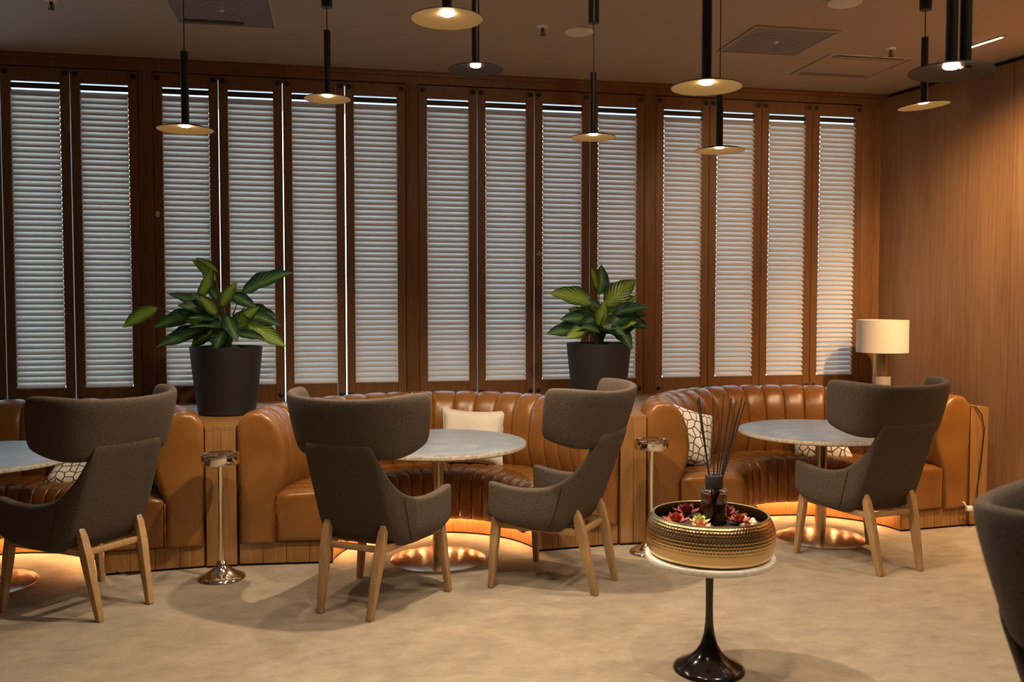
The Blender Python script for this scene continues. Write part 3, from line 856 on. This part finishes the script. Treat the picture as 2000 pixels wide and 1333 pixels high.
# bottle
s = thing('reed_diffuser', 'smoked glass reed diffuser bottle with black sticks in the gold bowl', 'diffuser', (TX + .012, TY - .01, .630))
obj('glass_bottle', lathe([(0, 0), (.050, 0), (.0545, .004), (.0555, .012), (.0555, .156), (.0545, .163), (.050, .167), (.030, .169), (.022, .171), (.022, .176), (.019, .176), (.019, .168), (.040, .163), (.0500, .153), (.0515, .145), (.0515, .014), (.048, .008), (0, .008)], 'smoked_glass', 56, 'glass_bottle', 60), s)
obj('scent_liquid', lathe([(0, .0085), (.047, .0085), (.0510, .015), (.0510, .108), (0, .108)], 'scent_liquid', 48, 'scent_liquid', 60), s)
obj('cap', lathe([(.020, .170), (.036, .170), (.038, .172), (.038, .222), (.036, .225), (.014, .225), (.014, .18)], 'black_plastic', 40, 'cap'), s)
for tx, ty, tz in ((-.068, .03, .55), (-.082, -.02, .565), (.012, .05, .555), (.058, .04, .565), (.062, -.03, .56), (.112, .03, .54), (.125, -.03, .545), (.130, .01, .555)):
    b0 = (-.012 * tx / .1, -.012 * ty / .05, .02)
    obj('reed', tube([b0, (tx, ty, tz)], .0032, 'stick_black', 6, 'reed'), s)

def petal(name, l, w, curl, m):
    rows = []
    for i in range(6):
        t_ = i / 5
        hw_ = w * math.sin(math.pi * min(1, .12 + t_ * .85)) ** .8 * (1 if t_ < .98 else .3)
        rows.append([(u * hw_, t_ * l, curl * t_ * t_ + .12 * w * u * u) for u in (-1, -.5, 0, .5, 1)])
    return grid(rows, m, name, uv=True)
def rosette(x, y, z, size, m, label, layers=3):
    s = thing('dried_flower', label, 'flower', (x, y, z), random.random() * 3)
    mp_ = petal('petal', size, size * .32, size * .15, m)
    for l_ in range(layers):
        n = 7 if l_ < layers - 1 else 5
        for k in range(n):
            o = obj('petal', mp_, s, (0, 0, .004 + .004 * l_), (R(18 + 24 * l_), 0, 2 * math.pi * (k + .5 * l_) / n))
            o.scale = (1 - .16 * l_,) * 3
fz = .513 + .134
rosette(TX - .165, TY - .02, fz, .066, 'petal_red', 'red dried flower lying farthest left in the gold bowl')
rosette(TX - .100, TY - .135, fz, .055, 'petal_pink', 'pale pink dried flower at the front of the gold bowl')
rosette(TX - .075, TY - .062, fz + .004, .052, 'petal_green', 'yellow-green dried flower just left of the scent bottle')
rosette(TX + .105, TY - .06, fz, .056, 'petal_red', 'red dried flower just right of the scent bottle')
rosette(TX + .105, TY + .07, fz, .065, 'petal_maroon', 'maroon dried flower at the back right of the gold bowl')
rosette(TX - .06, TY + .12, fz, .070, 'petal_maroon', 'maroon dried flower at the back behind the scent bottle')
bud = lathe([(0, 0), (.008, .002), (.012, .009), (.010, .017), (.004, .022), (0, .020)], 'petal_cream', 12, 'bud', 180)
bud2 = bud.copy(); bud2.materials[0] = MATS['petal_maroon']
for k in range(18):
    a = random.uniform(-.8, .5); r_ = random.uniform(.125, .20)
    o = obj('dried_bud', bud if k % 3 else bud2, None, (TX + r_ * math.cos(a), TY + r_ * math.sin(a), fz - .004), (random.uniform(-.6, .6), random.uniform(-.6, .6), 0))
    tag(o, 'small cream dried bud at the right side inside the gold bowl' if k % 3 else 'tiny maroon dried bud among cream ones in the gold bowl', 'bud', 'cream dried buds in the gold bowl' if k % 3 else 'maroon dried buds in the gold bowl')

# ------------------------------------------------------------------ cushions
def cushion(w, h, t_, m, name='cushion'):
    n = 17
    vs_, fs, uvs = [], [], []
    for side in (1, -1):
        for i in range(n):
            for j in range(n):
                u, v_ = i / (n - 1) * 2 - 1, j / (n - 1) * 2 - 1
                pin = 1 - .11 * (1 - u * u) * abs(v_) ** 3; pin2 = 1 - .11 * (1 - v_ * v_) * abs(u) ** 3
                x = u * w / 2 * pin2; z = v_ * h / 2 * pin
                d_ = t_ / 2 * ((1 - u ** 4) * (1 - v_ ** 4)) ** .55
                d_ *= 1 + .10 * math.sin(5 * u + 2 * v_) * (1 - u * u)
                vs_.append((x, side * d_, z)); uvs.append((u * w / .9 + .5, v_ * h / .9 + .5))
    for sidx in (0, 1):
        b0 = sidx * n * n
        for i in range(n - 1):
            for j in range(n - 1):
                f_ = (b0 + i * n + j, b0 + i * n + j + 1, b0 + (i + 1) * n + j + 1, b0 + (i + 1) * n + j)
                fs.append(f_ if sidx == 0 else f_[::-1])
    return meshdata(name, vs_, fs, m, True, 180, uvs)
def put_cushion(me, loc, rot, label):
    s = thing('cushion', label, 'cushion', loc)
    s.rotation_euler = rot
    obj('cover', me, s)
    w = max(v_.co.x for v_ in me.vertices); h = max(v_.co.z for v_ in me.vertices)
    pts = []
    for a, b_, c, d_ in ((-1, -1, 1, -1), (1, -1, 1, 1), (1, 1, -1, 1), (-1, 1, -1, -1)):
        for k in range(8):
            t2 = k / 8; u = a + (c - a) * t2; v_ = b_ + (d_ - b_) * t2
            pin = 1 - .11 * (1 - u * u) * abs(v_) ** 3; pin2 = 1 - .11 * (1 - v_ * v_) * abs(u) ** 3
            pts.append((u * w * pin2, 0, v_ * h * pin))
    pts.append(pts[0])
    obj('piping', tube(pts, .004, me.materials[0].name, 6, 'piping'), s)
put_cushion(cushion(.47, .40, .15, 'cushion_linen'), (.955, 6.275, .640), (R(-16), R(2), R(-18)), 'plain off-white cushion leaning on the middle booth')
tre = cushion(.43, .43, .15, 'trellis_fabric')
put_cushion(tre, (2.43, 5.905, .655), (R(-17), R(18), R(14)), 'upright cushion with brown trellis print at the left of the right-hand booth')
put_cushion(tre, (3.63, 6.22, .52), (R(-68), R(0), R(-20)), 'trellis print cushion lying under the right-hand table edge')
put_cushion(tre, (-1.60, 6.25, .52), (R(-60), R(0), R(-14)), 'trellis print cushion lying on the left booth behind the dark chair')

# ------------------------------------------------------------------ plants
def leafmesh(l, w, droop, m, seed):
    rnd = random.Random(seed)
    rows = []
    n = 11
    for i in range(n):
        t_ = i / (n - 1)
        hw_ = w * (math.sin(math.pi * t_ ** .82) ** .85) + .0006
        rip = .10 * math.sin(t_ * 17 + seed)
        row = []
        for k in range(7):
            u = k / 3 - 1
            row.append((u * hw_ * (1 + .04 * math.sin(t_ * 40 + k)), t_ * l, -droop * t_ * t_ * l + abs(u) ** 1.5 * hw_ * (.28 + rip)))
        rows.append(row)
    return grid(rows, m, 'leaf', uv=True)
LM = {}
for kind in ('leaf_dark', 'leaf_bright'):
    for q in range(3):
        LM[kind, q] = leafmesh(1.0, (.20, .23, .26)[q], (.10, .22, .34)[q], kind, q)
def plant(x, y, z, label, leaves, scale):
    s = thing('potted_plant', label, 'potted plant', (x, y, z), 0, 'potted plants on the plinths')
    pr = [(0, 0), (.176, 0), (.184, .006), (.200, .12), (.216, .26), (.228, .38), (.234, .445), (.234, .452), (.226, .452), (.222, .43), (.21, .40)]
    p = obj('pot', lathe(pr, 'pot_black', 72, 'pot'), s)
    obj('soil', lathe([(0, .432), (.12, .430), (.222, .420)], 'soil', 32, 'soil'), p)
    rnd = random.Random(3)
    for k in range(7):
        a = rnd.random() * 6.28; r_ = rnd.uniform(.10, .17)
        o = obj('moss_clump', lathe([(0, .03), (.022, .026), (.040, .012), (.045, -.01)], 'moss', 12, 'moss_clump', 180), s, (r_ * math.cos(a), r_ * math.sin(a), .430))
    lr = random.Random(int(abs(x) * 100))
    extra = []
    for k in range(20):
        a = lr.uniform(-1.35, 1.35); r0 = lr.uniform(.03, .10); l_ = lr.uniform(.14, .22); d0 = lr.uniform(-.12, .20)
        h0 = lr.uniform(.08, .26); el = lr.uniform(-.5, .75)
        bx0 = r0 * math.sin(a) * 1.2
        extra.append((bx0, h0, bx0 + l_ * math.sin(a), h0 + l_ * el, d0, 'leaf_dark' if k % 4 else 'leaf_bright', 1 + k % 2, lr.uniform(-30, 30)))
    for i, (bx_, bz_, tx_, tz_, dy, kind, q, roll) in enumerate(leaves + extra):
        # leaf base and tip as offsets in metres from the soil centre: sideways, up; dy towards the viewer
        b0 = Vector((bx_, -dy * .7, .44 + bz_)); t1 = Vector((tx_, -dy - (.06 if dy >= 0 else -.06), .44 + tz_))
        d_ = t1 - b0; ln = d_.length
        yax = d_.normalized()
        ref = Vector((0, -1, .55 if kind == 'leaf_bright' else .95)).normalized()
        xax = yax.cross(ref); xax = xax.normalized() if xax.length > .05 else Vector((1, 0, 0))
        zax = xax.cross(yax)
        rm = Matrix((xax, yax, zax)).transposed() @ Matrix.Rotation(R(roll), 3, 'Y')
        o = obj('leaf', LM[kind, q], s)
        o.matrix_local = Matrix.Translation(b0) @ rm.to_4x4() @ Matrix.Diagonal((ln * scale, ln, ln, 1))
        root = Vector((bx_ * .12, -dy * .1, .43))
        mid = root.lerp(b0, .55) + Vector((-bx_ * .10, 0, .04))
        obj('stalk', tube([root, mid, b0, b0 + d_ * .06], .0036, 'petiole', 6, 'stalk', radii=[.005, .0042, .0034, .002]), s)
D, B = 'leaf_dark', 'leaf_bright'
plant(-.713, 6.25, .852, 'black pot with tall broad-leaved plant on the left plinth',
      [(-.42, .27, -.63, .17, .06, B, 1, 0), (-.06, .45, -.18, .60, .00, B, 1, 20), (-.18, .60, -.03, .52, .02, B, 0, -40), (-.17, .33, -.06, .53, .02, B, 0, 60),
       (.10, .36, .41, .56, .02, D, 1, -10), (-.08, .27, -.34, .38, .05, D, 0, 10), (-.02, .28, .07, .43, .10, B, 1, 10), (.04, .36, .20, .29, .12, D, 1, 20),
       (-.06, .32, -.12, .44, -.05, D, 1, 0), (-.14, .24, -.44, .16, .08, D, 0, -10), (-.10, .14, -.42, .04, .10, D, 0, 0), (-.05, .22, -.16, .38, .14, D, 1, 0),
       (.05, .12, -.16, .22, .18, D, 2, 30), (.04, .20, -.06, .02, .20, D, 2, 0), (.04, .12, .18, .28, .04, B, 2, 0), (.10, .24, .36, .17, .02, D, 0, 0), (.14, .18, .39, .02, .06, B, 0, 10),
       (.08, .10, .26, .08, .12, D, 0, 0), (.12, .28, .34, .22, -.06, D, 0, 0), (-.02, .30, .10, .42, -.10, B, 1, 0), (-.12, .16, -.24, .30, -.08, D, 1, 0), (.02, .22, .10, .08, .22, D, 1, 0)], 1.0)
plant(1.880, 6.25, .852, 'black pot with broad-leaved plant on the right plinth behind a chair',
      [(.0, .36, .02, .56, .00, D, 2, 10), (-.02, .40, -.07, .55, .02, B, 0, 20), (.03, .28, .22, .48, .06, B, 2, 0), (.06, .34, .24, .48, -.06, D, 2, 0), (-.05, .30, -.36, .41, .04, B, 1, 10),
       (.05, .22, .24, .37, .04, B, 1, -10), (.0, .24, -.10, .34, .10, D, 1, 0), (.08, .22, .32, .25, .06, D, 1, 0), (.10, .18, .34, .16, .10, D, 1, 0), (.04, .14, .22, .30, .16, D, 1, 0),
       (-.06, .18, -.30, .22, .08, D, 1, 0), (-.08, .14, -.28, .08, .14, B, 1, 0), (-.12, .12, -.41, .10, .04, D, 0, 0), (.04, .16, .20, .02, .18, D, 2, 0), (-.04, .14, -.02, .30, .16, B, 1, 0),
       (-.02, .14, .12, .10, .20, D, 1, 0), (-.06, .20, -.20, .28, -.06, B, 1, 0), (.02, .20, -.04, .36, -.06, D, 2, 0), (-.04, .10, -.18, .16, .20, D, 1, 0), (.08, .10, .24, .12, -.08, B, 1, 0)], 1.15)

# ------------------------------------------------------------------ cords and sockets
tag(obj('lamp_cord', tube([(4.42, 5.62, .856), (4.455, 5.565, .858), (4.50, 5.563, .80), (4.525, 5.562, .70), (4.50, 5.560, .45), (4.475, 5.560, .26), (4.47, 5.556, .20), (4.50, 5.552, .155), (4.56, 5.55, .16)], .004, 'black_plastic', 8), None), 'thin black cord hanging down the front of the corner plinth', 'cord')
s = thing('plug_adapter', 'small white plug and socket low on the corner plinth', 'plug', (4.395, 5.535, .14))
obj('housing', rbox(.05, .03, .035, 'white_plastic', .006, 2), s)
obj('plug', rbox(.022, .028, .05, 'white_plastic', .005, 2, (.03, -.006, -.025)), s)
obj('wire', tube([(-.05, 0, .05), (-.03, -.004, .02), (-.01, -.006, .0)], .006, 'white_plastic', 8), s)
tag(obj('door_wedge', bar((4.53, 5.50, .012), (4.62, 5.52, .10), .05, .03, .045, .03, 'oak', (0, 1, 0), 'door_wedge', .006), None), 'small pale wooden wedge on the carpet beside the corner plinth', 'wedge')
tag(obj('floor_cord', tube([(-1.33, 5.60, .12), (-1.30, 5.57, .07), (-1.27, 5.54, .02), (-1.20, 5.52, .006), (-1.10, 5.545, .006)], .004, 'black_plastic', 8), None), 'thin black cord running to the carpet at the left booth', 'cord')
def kick_pt(ph, z, dr=0):
    return (BC[2] + (.645 - dr) * math.cos(R(ph)), BY + (.645 - dr) * math.sin(R(ph)), z)
for ph, lab, plug in ((118, 'brass socket plate low under the right-hand booth seat', False), (108, 'brass socket plate with a black plug under the right-hand booth', True)):
    s = thing('socket_plate', lab, 'socket', kick_pt(ph, .085, .003), R(ph - 90))
    obj('plate', rbox(.085, .006, .085, 'brass', .002, 1), s)
    for ox, oz in ((0, .018), (-.012, -.008), (.012, -.008)):
        obj('pin_slot', rbox(.008, .003, .012, 'black_plastic', 0, org=(ox, -.003, oz)), s)
    if plug:
        obj('plug', lathe([(0, .03), (.018, .028), (.022, .010), (.022, 0)], 'black_plastic', 20), s, (0, -.004, 0), (R(90), 0, 0))
tag(obj('wall_switch', rbox(.010, .09, .45, 'white_plastic', .003, 1), None, (wr(5.51) - .006, 5.51, .87), (0, 0, R(9.5))), 'pale vertical plate on the veneer wall at the right edge', 'wall plate')
